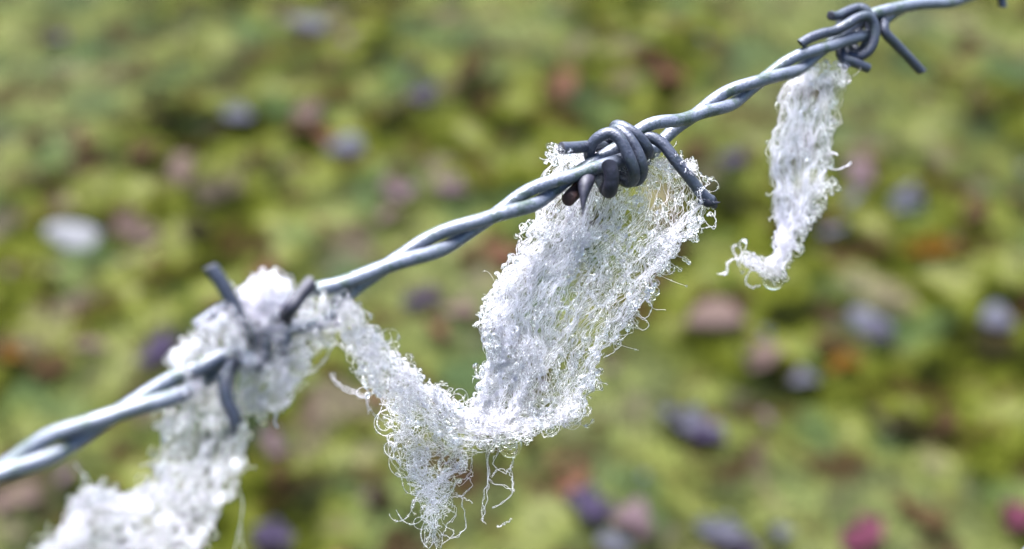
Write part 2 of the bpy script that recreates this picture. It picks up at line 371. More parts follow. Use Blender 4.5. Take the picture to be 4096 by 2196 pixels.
# (display x, display y, w, h, angle deg, kind, colour, label) - in a 2576 px wide view of the photo
GL = [
 (785, 55, 85, 62, 60, 'p', 'grey', 'rounded grey lavender stone alone near the top of the turf'),
 (185, 582, 130, 92, 5, 'p', 'white', 'palest oval stone, whitish, far left above the lower wire end'),
 (352, 572, 120, 70, -20, 'l', 'pink', 'pink dead leaf just right of the whitish oval stone'),
 (600, 292, 95, 62, -20, 'l', 'grey', 'soft grey leaf upper left, level with the middle barb top'),
 (872, 362, 100, 68, -10, 'p', 'grey', 'grey blue stone between the brown litter left of the middle barb'),
 (770, 285, 100, 60, -35, 'l', 'pink', 'pinkish tan leaf just above the grey blue stone'),
 (745, 330, 70, 44, 10, 'l', 'brown', 'small brown leaf under the pinkish tan leaf'),
 (815, 345, 75, 40, -20, 'l', 'red', 'small reddish leaf touching the left of the grey blue stone'),
 (1072, 238, 70, 66, 60, 'l', 'purple', 'small dark purple leaf high above the middle of the wire'),
 (1180, 180, 82, 66, 20, 'l', 'brown', 'dark brown leaf to the upper right of the small purple leaf'),
 (1410, 212, 62, 100, 80, 'l', 'red', 'upright reddish brown leaf directly above the middle barb'),
 (1690, 200, 85, 62, 15, 'l', 'red', 'red brown leaf left of the twisted wire near the right barb'),
 (395, 232, 130, 44, 0, 'l', 'dark', 'long dark olive leaf shape standing for a shadow hole in the upper left turf'),  # shadow hole between the moss, put in as a dark leaf
 (375, 400, 90, 80, 50, 'l', 'brown', 'dark brown curled leaf left of a pink leaf, upper left'),
 (462, 425, 60, 95, 75, 'l', 'pink', 'pink upright leaf beside the dark brown curled leaf'),
 (500, 562, 95, 62, -15, 'l', 'dark', 'dark olive brown leaf right of the pink leaf beside the pale stone'),
 (1135, 468, 90, 58, -25, 'l', 'mauve', 'mauve brown leaf just above the twisted wire between two barbs'),
 (1000, 480, 85, 70, 35, 'l', 'mauve', 'mauve leaf left of its mauve brown neighbour above the wire'),
 (975, 545, 60, 44, 10, 'l', 'pink', 'small dull pink leaf above the wire below the mauve leaf'),
 (1272, 640, 90, 70, 80, 'l', 'red', 'dull red brown leaf under the wire beside the big wool tuft'),
 (392, 868, 62, 120, 80, 'l', 'purple', 'upright dark purple leaf left of the left barb'),
 (1800, 790, 170, 95, 0, 'p', 'pink', 'large pale pink stone between the big tuft and the right tuft'),
 (1912, 890, 78, 80, 60, 'l', 'pink', 'small pink leaf to the lower right of the large pale pink stone'),
 (1740, 1062, 165, 66, -24, 'l', 'grey', 'long pale lavender leaf lying right of the big wool tuft'),
 (1775, 1098, 110, 48, -20, 'l', 'purple', 'blue black leaf tucked under the long pale lavender leaf'),
 (2130, 918, 92, 48, 20, 'l', 'orange', 'small orange leaf low under the right wool tuft'),
 (2190, 800, 105, 75, -20, 'p', 'grey', 'pale grey stone right of the right tuft tip'),
 (2215, 850, 75, 46, 0, 'l', 'purple', 'dark purple leaf between the pale grey stone and orange leaf'),
 (2512, 790, 95, 72, 30, 'p', 'grey', 'grey blue stone at the right edge of the turf'),
 (2505, 870, 110, 66, 0, 'l', 'dark', 'dark leaf shape standing for the shaded hollow under the stone at the right edge'),  # shade in the hollow below the stone, drawn with a near-black leaf
 (2345, 632, 170, 62, 5, 'l', 'orange', 'large orange brown leaf at the right, level with the tuft tip'),
 (2290, 1062, 190, 66, -8, 'l', 'dark', 'long black brown leaf at lower right'),
 (2380, 1050, 90, 62, 20, 'l', 'brown', 'brown leaf overlapping the right end of the black brown leaf'),
 (2170, 1335, 130, 80, 20, 'l', 'magenta', 'magenta leaf at the bottom right of the turf'),
 (2545, 1300, 70, 90, 70, 'l', 'magenta', 'dull magenta leaf at the bottom right edge'),
 (2320, 1290, 150, 60, -20, 'l', 'brown', 'broad brown leaf between the two magenta leaves'),
 (1440, 1200, 100, 70, 10, 'l', 'red', 'red brown leaf right of the dangling wool threads'),
 (1485, 1265, 120, 80, -10, 'l', 'purple', 'dark violet leaf in the bottom litter heap'),
 (1590, 1310, 110, 80, -35, 'l', 'mauve', 'mauve leaf right of the dark violet leaf, bottom centre'),
 (1545, 1350, 80, 60, 0, 'p', 'grey', 'small lavender stone between the leaves at the bottom edge'),
 (1810, 1325, 130, 60, -20, 'l', 'grey', 'pale lavender leaf at the bottom edge right of the litter heap'),
 (1850, 1362, 130, 44, -15, 'l', 'purple', 'blue black leaf under the pale lavender leaf at the bottom edge'),
 (685, 1352, 110, 76, 20, 'l', 'purple', 'dark purple leaf at the bottom edge beside the left wool'),
 (40, 1255, 120, 60, 0, 'l', 'pink', 'pink leaf under the wire at the left edge'),
 (690, 1118, 85, 60, 0, 'l', 'mauve', 'mauve brown leaf between the left wool and the draped loop'),
 (1060, 752, 110, 44, 0, 'l', 'purple', 'dark slate leaf under the wire above the draped loop'),
 (1150, 782, 110, 48, -10, 'l', 'pink', 'pinkish grey leaf right of the dark slate leaf'),
 (1850, 405, 80, 56, 40, 'l', 'purple', 'dark blue purple leaf under the wire right of the middle barb'),
 (1745, 385, 90, 62, 0, 'l', 'brown', 'brown leaf right of the middle barb beside the purple leaf'),
 (2165, 430, 90, 76, 30, 'l', 'mauve', 'dusky mauve leaf just right of the right wool tuft'),
 (2285, 500, 80, 60, -60, 'l', 'grey', 'lavender grey leaf right of the dusky mauve leaf'),
 (2450, 535, 90, 70, 10, 'l', 'brown', 'brown leaf near the right edge above the orange brown leaf'),
 (120, 912, 110, 80, 20, 'l', 'brown', 'dark brown leaf at the left edge above the wire'),
 (30, 885, 60, 60, 20, 'l', 'orange', 'little orange leaf at the very left edge'),
 (225, 855, 80, 50, 0, 'p', 'pink', 'small dusty pink stone left of the purple leaf'),
 (540, 770, 80, 50, 0, 'l', 'brown', 'brown leaf just above the left barb prong'),
 (700, 1180, 60, 44, 30, 'l', 'brown', 'little brown leaf under the mauve brown one, between the wools'),
 (1640, 700, 80, 50, 20, 'l', 'brown', 'brown leaf at the right flank of the big wool tuft'),
 (1180, 640, 60, 50, 0, 'l', 'brown', 'small brown leaf right under the twisted wire, mid left'),
 (950, 1000, 60, 44, 0, 'l', 'red', 'small dark red leaf seen through the draped loop'),
]
for k, (x, y, w_, h_, an, kd, colr, lab) in enumerate(GL):
    px, py = x * 1.59, y * 1.59
    p, dist = G(px, py, 0.0)
    cmp_ = K * dist / 4096 * 1.59
    Lc = w_ * cmp_; Wc = h_ * cmp_ / math.sin(math.radians(50)) * .8
    an_ = math.radians(an)
    if abs(an) > 45: Lc, Wc = h_ * cmp_ * 1.2, w_ * cmp_
    z = float(h2(p[0], p[1])) - .2
    if kd == 'l': V, F = leaf_geo(Lc, Wc, k, .3); nm = 'fallen_leaf'; zz = z + .22
    else: V, F = pebble_geo(Lc, Wc, k); nm = 'stone'; zz = z - .32
    o = mesh_np(nm, V, F, LM[colr])
    o.location = (p[0], p[1], zz); o.rotation_euler = (random.uniform(-.15, .3), random.uniform(-.2, .2), an_)
    tag(o, lab, 'leaf' if kd == 'l' else 'stone', 'fallen leaves on the mossy turf' if kd == 'l' else 'stones on the mossy turf')

for k in range(110):                 # small dark litter, half sunk, all alike in the blur
    px, py = random.uniform(-250, 4350), random.uniform(-150, 2350)
    p, dist = G(px, py); sz = random.uniform(1.1, 2.6) * random.choice((.7, 1, 1.2))
    V, F = leaf_geo(sz, sz * random.uniform(.4, .7), 500 + k, .5)
    cn, cl_ = random.choice((('brown', 'brown'), ('dark', 'blackish'), ('brown', 'brown'), ('mauve', 'dull mauve'), ('red', 'russet'), ('grey', 'greyish')))
    o = mesh_np('leaf_scrap', V, F, LM[cn]); o.location = (p[0], p[1], float(h2(p[0], p[1])) + .05); o.rotation_euler = (random.uniform(-.4, .5), random.uniform(-.4, .4), random.uniform(0, 6.28))
    tag(o, 'small %s scrap of dead leaf half sunk in the blurred moss' % cl_, 'leaf', '%s leaf scraps in the moss' % cl_)

# ------------------------------------------------------------------ barbed wire
CROSS = [-560, -40, 463, 990, 1545, 1972, 2295, 2780, 3050, 3310, 3620, 4000, 4400]
PATH = [(-700, 2215), (-300, 2035), (-40, 1907), (463, 1657), (800, 1500), (990, 1372), (1260, 1225), (1545, 1067), (1972, 867), (2295, 703), (2530, 590),
        (2780, 463), (3050, 323), (3310, 190), (3450, 112), (3620, 30), (3814, -17), (4200, -100), (4500, -190)]
pp = np.array(PATH, float)
# monotone x -> y by catmull with dense resample
cc_ = catmull(pp, 1500)
order = np.argsort(cc_[:, 0]); cc_ = cc_[order]
def path_y(x): return np.interp(x, cc_[:, 0], cc_[:, 1])
xs = np.linspace(-620, 4420, 900)
ys = path_y(xs)
Cn = np.array([P(x, y, wd(x)) for x, y in zip(xs, ys)])
T = np.gradient(Cn, axis=0); T /= np.linalg.norm(T, axis=1)[:, None]
toC = CAM - Cn; toC -= T * (toC * T).sum(1)[:, None]; toC /= np.linalg.norm(toC, axis=1)[:, None]
Nu = np.cross(toC, T); Nu /= np.linalg.norm(Nu, axis=1)[:, None]
if Nu[0][2] < 0: Nu = -Nu
phi = np.interp(xs, CROSS, np.pi / 2 + np.pi * np.arange(len(CROSS)))
# each half turn lingers a little where strands lie one above the other
phi = phi - .18 * np.sin(2 * (phi - np.pi / 2))
RS = 0.112
amp = RS * (1.08 + 1.25 * np.exp(-((xs - 2620) / 80) ** 2) + 1.1 * np.exp(-((xs - 1240) / 90) ** 2) + .35 * np.exp(-((xs - 3480) / 90) ** 2))
fence = empty('barbed_wire', tuple(P(2400, 650, 1.0)))
tag(fence, 'twisted two strand galvanised barbed wire running diagonally across the picture', 'barbed wire')
for s_ in (0, 1):
    ph = phi + s_ * np.pi
    q = Cn + amp[:, None] * (np.cos(ph)[:, None] * Nu + np.sin(ph)[:, None] * toC)
    g = Geo(); tube(g, q, RS, 24, None, None, .02); g.build('strand', [M_STRAND, M_CUT_SHADE], fence)

def loc(crop, pts, dbase):
    """crop = (scale, offx, offy); pts = (x, y, near cm)"""
    sc, ox, oy = crop
    return np.array([P(ox + x / sc, oy + y / sc, dbase(ox + x / sc) if callable(dbase) else dbase, nz) for x, y, nz in pts])
def barb(pieces, crop, dbase, r, label=None):
    root = None
    out = []
    for nm, pts, kw in pieces:
        p3 = catmull(loc(crop, pts, dbase), max(24, len(pts) * 12))
        rr = r * kw.get('k', 1.0)
        if kw.get('taper'):
            s = np.linspace(0, 1, len(p3)); rr = rr * np.clip((1 - s) / kw['taper'], .06, 1) ** .8
        g = Geo(); tube(g, p3, rr, 20, kw.get('c0', 'cut'), kw.get('c1', 'cut'), .03, kw.get('t0', .3), kw.get('t1', .3))
        out.append((nm, g, kw.get('m', M_BARB)))
    root = empty('barb', tuple(loc(crop, [pieces[0][1][0]], dbase)[0])); 
    wl = Vector(root.location)
    root.parent = fence; root.location = wl - fence.location
    for nm, g, m in out:
        o = g.build(nm, [m, M_CUT_SHADE if m is not M_RUST else M_RUST]); o.parent = root; o.location = -wl
    return root

C4 = (3.219, 2150, 440)
barb([
 ('wrap', [(305, 492, .02), (450, 486, -.02), (640, 470, -.14), (860, 480, -.34), (980, 640, -.40), (1080, 840, -.28), (1190, 905, -.05), (1290, 900, .12), (1345, 800, .26), (1330, 660, .36),
           (1265, 500, .33), (1165, 350, .24), (1060, 262, .08), (980, 270, -.10), (950, 420, -.34), (1040, 620, -.40), (1180, 780, -.34), (1300, 720, -.2), (1392, 610, .0), (1418, 530, .18), (1380, 450, .25),
           (1290, 340, .24), (1180, 262, .16), (1070, 208, .02), (1000, 215, -.16), (1010, 330, -.36), (1120, 420, -.40), (1240, 400, -.25), (1330, 352, -.02), (1430, 345, .12), (1540, 385, .22),
           (1650, 480, .32), (1770, 640, .42), (1900, 800, .5), (2010, 940, .55), (2110, 1070, .6), (2185, 1140, .62), (2270, 1185, .64)], dict(t0=.1, t1=1.5)),
 ('wrap', [(880, 1010, .0), (800, 880, -.25), (720, 720, -.34), (668, 590, -.26), (680, 500, -.12), (735, 400, .0), (840, 322, .14),
           (950, 300, .24), (1055, 370, .34), (1130, 500, .40), (1195, 650, .42), (1240, 790, .36), (1235, 890, .2), (1160, 925, 0), (1080, 880, -.22), (960, 860, -.36), (800, 880, -.34)],
          dict(t0=.5, t1=0)),
 ('prong', [(640, 860, .0), (618, 940, .22), (603, 1040, .30), (592, 1160, .34), (582, 1345, .38)], dict(m=M_CUT_SHADE, k=1.4, taper=.8, c1=None, t0=0)),  # spike in shade, its darkness painted in as navy steel
 ('prong', [(925, 715, .50), (945, 790, .50), (955, 880, .47), (945, 980, .40), (925, 1040, .2), (880, 1010, .05)], dict(m=M_CUT_SHADE, k=1.25, t0=.9, t1=0)),  # front stub likewise carries its shade as a dark body colour
 ('prong_tip', [(2120, 1120, .60), (2165, 1180, .63), (2240, 1205, .65), (2350, 1188, .66)], dict(m=M_CUT_SHADE, k=.8, taper=.5, c1=None, t0=0)),
 ('prong', [(560, 980, -.16), (490, 1050, -.05), (440, 1100, .02), (395, 1150, .06)], dict(m=M_RUST, k=1.15)),
], C4, wd, .100)

CL = (1.726, 600, 950)
barb([
 ('prong', [(415, 200, .60), (480, 290, .62), (560, 430, .62), (630, 570, .60), (670, 690, .50), (690, 800, .2), (640, 860, .05), (560, 800, -.2)], dict(t0=.2)),
 ('prong', [(315, 620, .42), (400, 560, .42), (500, 500, .38), (600, 470, .25), (720, 520, .0), (800, 640, -.1)], dict(t0=.1)),
 ('prong', [(1112, 315, .80), (1040, 400, .85), (965, 500, .85), (920, 580, .3), (880, 700, .1)], dict(t0=.3, m=M_CUT_SHADE, k=1.1)),  # black shading of this rod put into its colour
 ('prong', [(600, 1310, .50), (575, 1220, .52), (535, 1130, .50), (520, 1020, .46), (560, 900, .3), (640, 820, .0)], dict(t0=1.3)),
 ('wrap', [(560, 800, -.2), (600, 560, -.3), (700, 450, -.05), (780, 560, .28), (800, 740, .34), (760, 880, .2), (700, 840, -.2), (760, 560, -.35), (860, 440, -.1), (930, 560, .25), (930, 740, .3), (880, 860, .1)], dict()),
], CL, wd, .096)

CR = (3.219, 3100, 0)
barb([
 ('wrap', [(330, 560, .10), (450, 490, .12), (620, 430, .16), (760, 400, .2), (900, 330, .28), (1050, 240, .32), (1180, 210, .34), (1265, 290, .36), (1285, 420, .36), (1260, 560, .32), (1190, 670, .22),
           (1080, 720, .05), (930, 700, -.15), (850, 560, -.3), (850, 300, -.28), (960, 160, -.1), (1080, 110, .02), (1190, 170, .12), (1225, 330, .15), (1200, 500, .1), (1120, 640, -.1), (1000, 600, -.3), (1080, 350, -.36), (1250, 210, -.2), (1350, 200, .0), (1400, 300, .12), (1420, 420, .16), (1560, 570, .18), (1720, 740, .2), (1890, 925, .2)], dict(t0=.6, t1=.3)),
 ('prong', [(715, 200, .06), (800, 205, .02), (900, 160, .0), (1010, 115, .0), (1110, 105, .02), (1200, 170, .0), (1240, 330, -.1)], dict(t0=.1, k=.95)),
 ('prong', [(1195, 880, .18), (1100, 840, .18), (1000, 800, .14), (900, 760, .06), (840, 640, -.1), (860, 480, -.3)], dict(t0=.1)),
 ('prong', [(930, 880, .08), (890, 800, .04), (840, 700, -.05)], dict(k=.9)),
], CR, wd, .094)
# the next barb along, only one prong tip reaches the picture
barb([('prong', [(4012, 26, .1), (4002, -30, .1), (3985, -90, .1), (4000, -150, .1)], dict()),
      ('wrap', [(3960, -60, -.1), (3990, -30, .2), (4020, -80, .25), (4010, -150, 0), (4030, -60, -.2), (4060, -40, .2), (4080, -120, .2)], dict())], (1, 0, 0), wd, .082)

# lower plain fence wire just entering the bottom right corner
lw = Geo()
q = catmull([P(4060 + k * 260, 2290 - k * 300, .93) for k in (-3, -2, -1, 0, 1, 2, 3)], 90)
tube(lw, q, .14, 24, 'cut', 'cut', .02); o = lw.build('plain_wire', [M_STRAND, M_CUT_SHADE])
tag(o, 'pale blurred wire end just clipping the bottom right corner', 'wire')

# ------------------------------------------------------------------ wool
def wob(n, m, k=3, lo=.5, hi=3.0):
    """n smooth random functions sampled at m points, about unit amplitude"""
    s = np.linspace(0, 1, m)[None, None]
    f = rng.uniform(lo, hi, (n, k, 1)); p = rng.uniform(0, 2 * np.pi, (n, k, 1)); a = rng.normal(0, 1, (n, k, 1)) / math.sqrt(k)
    return (a * np.sin(2 * np.pi * f * s + p)).sum(1)
def ribbon_eval(keys, t, u):
    """keys: rows (Lx,Ly,Rx,Ry,d) ; t,u in 0..1 -> px,py,d"""
    ks = catmull(np.array(keys, float), 400)
    ti = np.clip(t, 0, 1) * 399
    c = [np.interp(ti, np.arange(400), ks[:, i]) for i in range(5)]
    q = len(keys) * .9; e = .5 + (u - .5) * 1.0
    wl = 9 * np.sin(t * q * 4.1 + 1) + 7 * np.sin(t * q * 9.7 + keys[0][0]) + 4 * np.sin(t * q * 17)
    wr = 8 * np.sin(t * q * 4.9 + 3) + 7 * np.sin(t * q * 8.3 + keys[0][1]) + 4 * np.sin(t * q * 19)
    sw = np.clip(np.hypot(c[3] - c[1], c[2] - c[0]) / 420, .25, 1); wl = wl * sw; wr = wr * sw
    wx = wl * np.clip(1 - u, 0, 1.1) ** 3 + wr * np.clip(u, 0, 1.1) ** 3
    ang = np.arctan2(c[3] - c[1], c[2] - c[0])
    x = c[0] + (c[2] - c[0]) * u + wx * np.cos(ang); y = c[1] + (c[3] - c[1]) * u + wx * np.sin(ang)
    lump = .5 * np.sin(x / 46 + 1.7 * np.sin(y / 90)) * np.sin(y / 70 + 1.5 * np.sin(x / 80)) + .5 * np.sin(x / 21 + 2 * np.sin(y / 60)) * np.sin(y / 33 + 1.9 * np.sin(x / 37))
    return x, y, c[4] - .10 * lump / D0
class Fib:
    def __init__(s): s.P = []; s.R = []
    def add(s, pts, r): s.P.append(pts); s.R.append(np.broadcast_to(np.asarray(r, float).reshape(-1, 1), pts.shape[:2]).copy())
    def build(s, name, parent, material):
        VV = []; FF = []; off = 0
        for pts, r in zip(s.P, s.R):
            n, m, _ = pts.shape
            T = np.gradient(pts, axis=1); T /= np.linalg.norm(T, axis=2)[..., None] + 1e-9
            A = np.cross(T, np.array([.31, -.77, .55])); A /= np.linalg.norm(A, axis=2)[..., None] + 1e-9
            B = np.cross(T, A)
            ring = [pts + r[..., None] * (math.cos(a) * A + math.sin(a) * B) for a in (0, 2.0944, 4.18879)]
            V = np.stack(ring, 2).reshape(-1, 3)
            base = (np.arange(n)[:, None] * m + np.arange(m - 1)[None])[..., None] * 3
            j = np.arange(3)[None, None]; j2 = (j + 1) % 3
            F = np.stack([base + j, base + j2, base + 3 + j2, base + 3 + j], -1).reshape(-1, 4) + off
            VV.append(V); FF.append(F); off += len(V)
        return mesh_np(name, np.vstack(VV), np.vstack(FF), material, parent)
    def samples(s, k):
        A = np.vstack([p.reshape(-1, 3) for p in s.P])
        return A[rng.integers(0, len(A), k)]
    def front(s, k, over=4, cell=9):
        q = s.samples(k * over); v = q - CAM
        z = v @ FW; x = v @ RT / z * 4096 / K; y = v @ UP / z * 4096 / K
        key = np.round(x / cell).astype(int) * 100003 + np.round(y / cell).astype(int)
        o = np.lexsort((z, key)); q = q[o]; key = key[o]
        first = np.r_[True, key[1:] != key[:-1]]
        q = q[first]; rng.shuffle(q)
        return q[:k]

def holes(px, py, sc=.75):
    v = np.sin(px / (33 * sc) + 1.9 * np.sin(py / (47 * sc))) * np.sin(py / (39 * sc) + 1.7 * np.sin(px / (29 * sc) + 1))
    return v + .6 * np.sin(px / (15 * sc) + 2 * np.sin(py / (21 * sc) + 2)) * np.sin(py / (17 * sc) + 2 * np.sin(px / (19 * sc)))
def sheet_fibres(fib, keys, n, m, thick, bundles=26, uw=.05, crimp=7, r=(.0012, .0026), t_rng=(0, 1), dens=None, lmin=.25, over=.02):
    """fibres running down a ribbon, gathered into bundles, with crimp"""
    bu = rng.uniform(-.02, 1.02, bundles)
    if dens is not None:
        w_ = np.clip(dens(bu), .02, None); w_ /= w_.sum()
    else: w_ = np.full(bundles, 1 / bundles)
    bi = rng.choice(bundles, n, p=w_)
    bw = wob(bundles, 200, 3, .5, 2.5) * uw
    bz = wob(bundles, 200, 3, .5, 2.0)
    ln = rng.uniform(lmin, 1.0, n); t0 = rng.uniform(t_rng[0], 1, n) * (1 - ln) + t_rng[0]
    t = t0[:, None] + ln[:, None] * np.linspace(0, 1, m)[None] * (t_rng[1] - t_rng[0])
    t = np.clip(t, 0, 1)
    ti = (t * 199).astype(int)
    u = bu[bi][:, None] + bw[bi[:, None], ti] + rng.normal(0, .020, n)[:, None] + wob(n, m, 3, .5, 3) * .022
    u = np.clip(u, -over, 1 + over)
    px, py, d = ribbon_eval(keys, t, u)
    hv = np.clip(holes(px, py) , -1.2, 1.2)          # fibres part round the gaps in the fleece
    px = px + 17 * np.cos(px / 33 + 1.9 * np.sin(py / 47)) * (hv < 0) * -hv
    px = px + wob(n, m, 3, 2, 12) * crimp; py = py + wob(n, m, 3, 2, 12) * crimp * .7
    z = d * D0 + bz[bi[:, None], ti] * thick * .6 + rng.normal(0, thick * .35, n)[:, None] + wob(n, m, 2, .5, 3) * thick * .25
    fib.add(Pv(px, py, z), rng.uniform(*r, n))
def fuzz(fib, keys, n, m, thick, size=(14, 60), r=(.0012, .0025), uf=None, tf=None, turns=(.5, 3)):
    """short curling fibres scattered in the ribbon"""
    u = uf(n) if uf else rng.uniform(0, 1, n)
    t = tf(n) if tf else rng.uniform(0, 1, n)
    cx, cy, d = ribbon_eval(keys, t, u)
    ok = holes(cx, cy) > rng.uniform(-.45, .2, n); cx, cy, d = cx[ok], cy[ok], d[ok]; n = len(cx)
    s = rng.uniform(*size, n)
    th = rng.uniform(0, 2 * np.pi, n)[:, None] + (rng.uniform(*turns, n) * rng.choice([-1, 1], n))[:, None] * 2 * np.pi * (np.linspace(0, 1, m)[None] ** rng.uniform(.7, 1.6, n)[:, None]) + wob(n, m, 2, .5, 2) * 1.2
    step = (s / m * rng.uniform(1.5, 5, n))[:, None]
    x = np.cumsum(np.cos(th) * step, 1); y = np.cumsum(np.sin(th) * step, 1)
    x -= x.mean(1)[:, None]; y -= y.mean(1)[:, None]
    z = d[:, None] * D0 + rng.normal(0, thick * .5, n)[:, None] + wob(n, m, 2, .5, 2) * .08
    fib.add(Pv(cx[:, None] + x, cy[:, None] + y, z), rng.uniform(*r, n))
def edge_u(n):
    e = np.abs(rng.normal(0, .06, n)); return np.where(rng.random(n) < .55, e - .02, 1.02 - e)
THREADS = []
def stray(parent, poly, d, k=1, jit=5, r=.003, m=50):
    f = Fib()
    for _ in range(k):
        q = catmull(np.array(poly, float), m); e = np.linspace(0, 1, m)
        px = q[:, 0] + wob(1, m, 3, 2, 8)[0] * jit; py = q[:, 1] + wob(1, m, 3, 2, 8)[0] * jit
        z = np.full(m, d * D0) + wob(1, m, 2, .5, 2)[0] * .06
        f.add(Pv(px, py, z)[None], [r])
    f.build('thread', parent, M_WOOL); THREADS.append(f.P[0]); return f.P
D = 1.59
def disp(rows): return [(a * D, b_ * D, c_ * D, d_ * D, e) for a, b_, c_, d_, e in rows]

# drops --------------------------------------------------------------
def ico(sub):
    bm = bmesh.new(); bmesh.ops.create_icosphere(bm, subdivisions=sub, radius=1)
    bm.verts.ensure_lookup_table()
    V = np.array([v.co[:] for v in bm.verts]); F = np.array([[v.index for v in f.verts] for f in bm.faces]); bm.free()
    return V, F
ICO1, ICO2, ICO3 = ico(1), ico(2), ico(3)
def drop_mesh(name, sag):
    V, F = ico(4); V = V.copy()
    V[:, 2] = np.where(V[:, 2] < 0, V[:, 2] * (1 + .12 * sag), V[:, 2])
    k = np.clip(V[:, 2], 0, 1)[:, None]
    V[:, :2] *= 1 - .28 * sag * k ** 1.5; V[:, 2] *= 1 + .10 * sag
    me = bpy.data.meshes.new(name); me.from_pydata(V.tolist(), [], F.tolist())
    me.polygons.foreach_set('use_smooth', np.ones(len(F), bool)); me.materials.append(M_WATER); return me
DROPS = [drop_mesh('round_drop', 0.15), drop_mesh('hanging_drop', 1.0)]
n_drop = 0
def drop(p, r, label, group, hang=False):
    global n_drop
    o = bpy.data.objects.new('dewdrop', DROPS[1 if hang else 0]); o.location = p
    o.scale = (r * random.uniform(.94, 1.06),) * 2 + (r * random.uniform(.95, 1.05),)
    o.rotation_euler = (0, 0, random.uniform(0, 6)); tag(o, label, 'dewdrop', group); S.collection.objects.link(o); n_drop += 1
fine = []          # (pos, r) of the uncountable beads
def bead(fib, n_big, n_fine, label, group, big=(.038, .070), small=(.010, .048), front=.10):
    q = fib.front(n_big, 8, 40)
    for p in q:
        dirc = CAM - p; dirc /= np.linalg.norm(dirc)
        r = big[0] + (big[1] - big[0]) * random.random() ** 2.2
        drop(p + dirc * r * .8, r, label, group, random.random() < .35)
    q = fib.front(n_fine)
    dirc = CAM - q; dirc /= np.linalg.norm(dirc, axis=1)[:, None]
    rr = small[0] + (small[1] - small[0]) * rng.random(len(q)) ** 2.4
    fine.append((q + dirc * rr[:, None] * .8, rr))
def bead_threads(label, group, start, each=2):
    for P_ in THREADS[start:]:
        pts = P_[0]
        for k in range(each): drop(pts[int(rng.integers(4, len(pts)))], random.uniform(.013, .022), label, group)
        i_ = rng.integers(0, len(pts), each * 5); fine.append((pts[i_], rng.uniform(.006, .013, each * 5)))
PX = K * D0 / 4096      # cm per photo pixel at focus

# --- middle tuft: sheet, draped band, tangled net
MID = disp([(1395, 372, 1640, 395, 1.022), (1388, 430, 1765, 455, 1.018), (1352, 550, 1762, 548, 1.012), (1318, 620, 1692, 622, 1.01), (1272, 700, 1655, 682, 1.01), (1228, 785, 1612, 755, 1.01),
            (1232, 860, 1545, 838, 1.01), (1235, 920, 1503, 900, 1.01), (1216, 980, 1478, 975, 1.008), (1192, 1040, 1440, 1045, 1.005), (1150, 1030, 1310, 1100, .995), (1098, 985, 1170, 1115, .98),
            (1052, 952, 1052, 1062, .965), (1005, 905, 975, 1005, .945), (965, 868, 925, 948, .925), (930, 828, 892, 892, .905), (900, 790, 868, 845, .89), (868, 752, 845, 800, .878)])
root = empty('wool_tuft', tuple(P(2480, 620, 1.02)))
tag(root, 'largest white wool tuft hanging from the middle barb, looped across to the left barb', 'wool', 'sheep wool caught on the wire')
fa = Fib()
dl = lambda u: 1.25 - 1.0 * np.clip((u - .35) * 2.2, 0, .8) + .5 * (u > .93)
sheet_fibres(fa, MID[:11], 220, 80, .22, 60, .07, 5, dens=dl)
sheet_fibres(fa, MID[:11], 120, 60, .2, 40, .06, 6, dens=lambda u: (u < .45) * 1.0, lmin=.1)
sheet_fibres(fa, MID[8:], 60, 60, .20, 40, .14, 12, lmin=.12)
sheet_fibres(fa, MID[:13], 90, 100, .2, 18, .06, 5, lmin=.6)
fa.build('fibres', root, M_WOOL)
fb = Fib()
TT = lambda a, b_: (lambda n: rng.uniform(a, b_, n))
fuzz(fb, MID[:12], 1000, 36, .22, (12, 60), (.0010, .0019))
fuzz(fb, MID, 520, 34, .28, (12, 60), uf=lambda n: rng.beta(1.0, 1.9, n))
fuzz(fb, MID[:12], 900, 34, .25, (14, 70), (.0007, .0013))
fuzz(fb, MID, 380, 36, .28, (16, 80), tf=TT(.42, 1))
fuzz(fb, MID, 420, 40, .25, (14, 60), uf=edge_u)
fuzz(fb, MID[:11], 160, 40, .2, (30, 90), (.0016, .0028), uf=lambda n: 1 + rng.uniform(-.06, .02, n), turns=(.2, 1))
fb.build('curly_fuzz', root, M_WOOL)
fc = Fib()
NET = disp([(915, 960, 1200, 1100, .985), (955, 1040, 1195, 1120, .985), (985, 1100, 1185, 1155, .985), (1003, 1160, 1170, 1195, .985), (1042, 1225, 1140, 1225, .985), (1072, 1285, 1125, 1275, .985), (1085, 1375, 1118, 1370, .985)])
sheet_fibres(fc, NET, 44, 60, .12, 14, .18, 22, (.0017, .0032), lmin=.3)
fuzz(fc, NET, 130, 60, .15, (40, 140), (.0017, .0032), turns=(.3, 1.6), tf=lambda n: rng.beta(1, 1.6, n))
fc.build('tangled_net', root, M_WOOL)
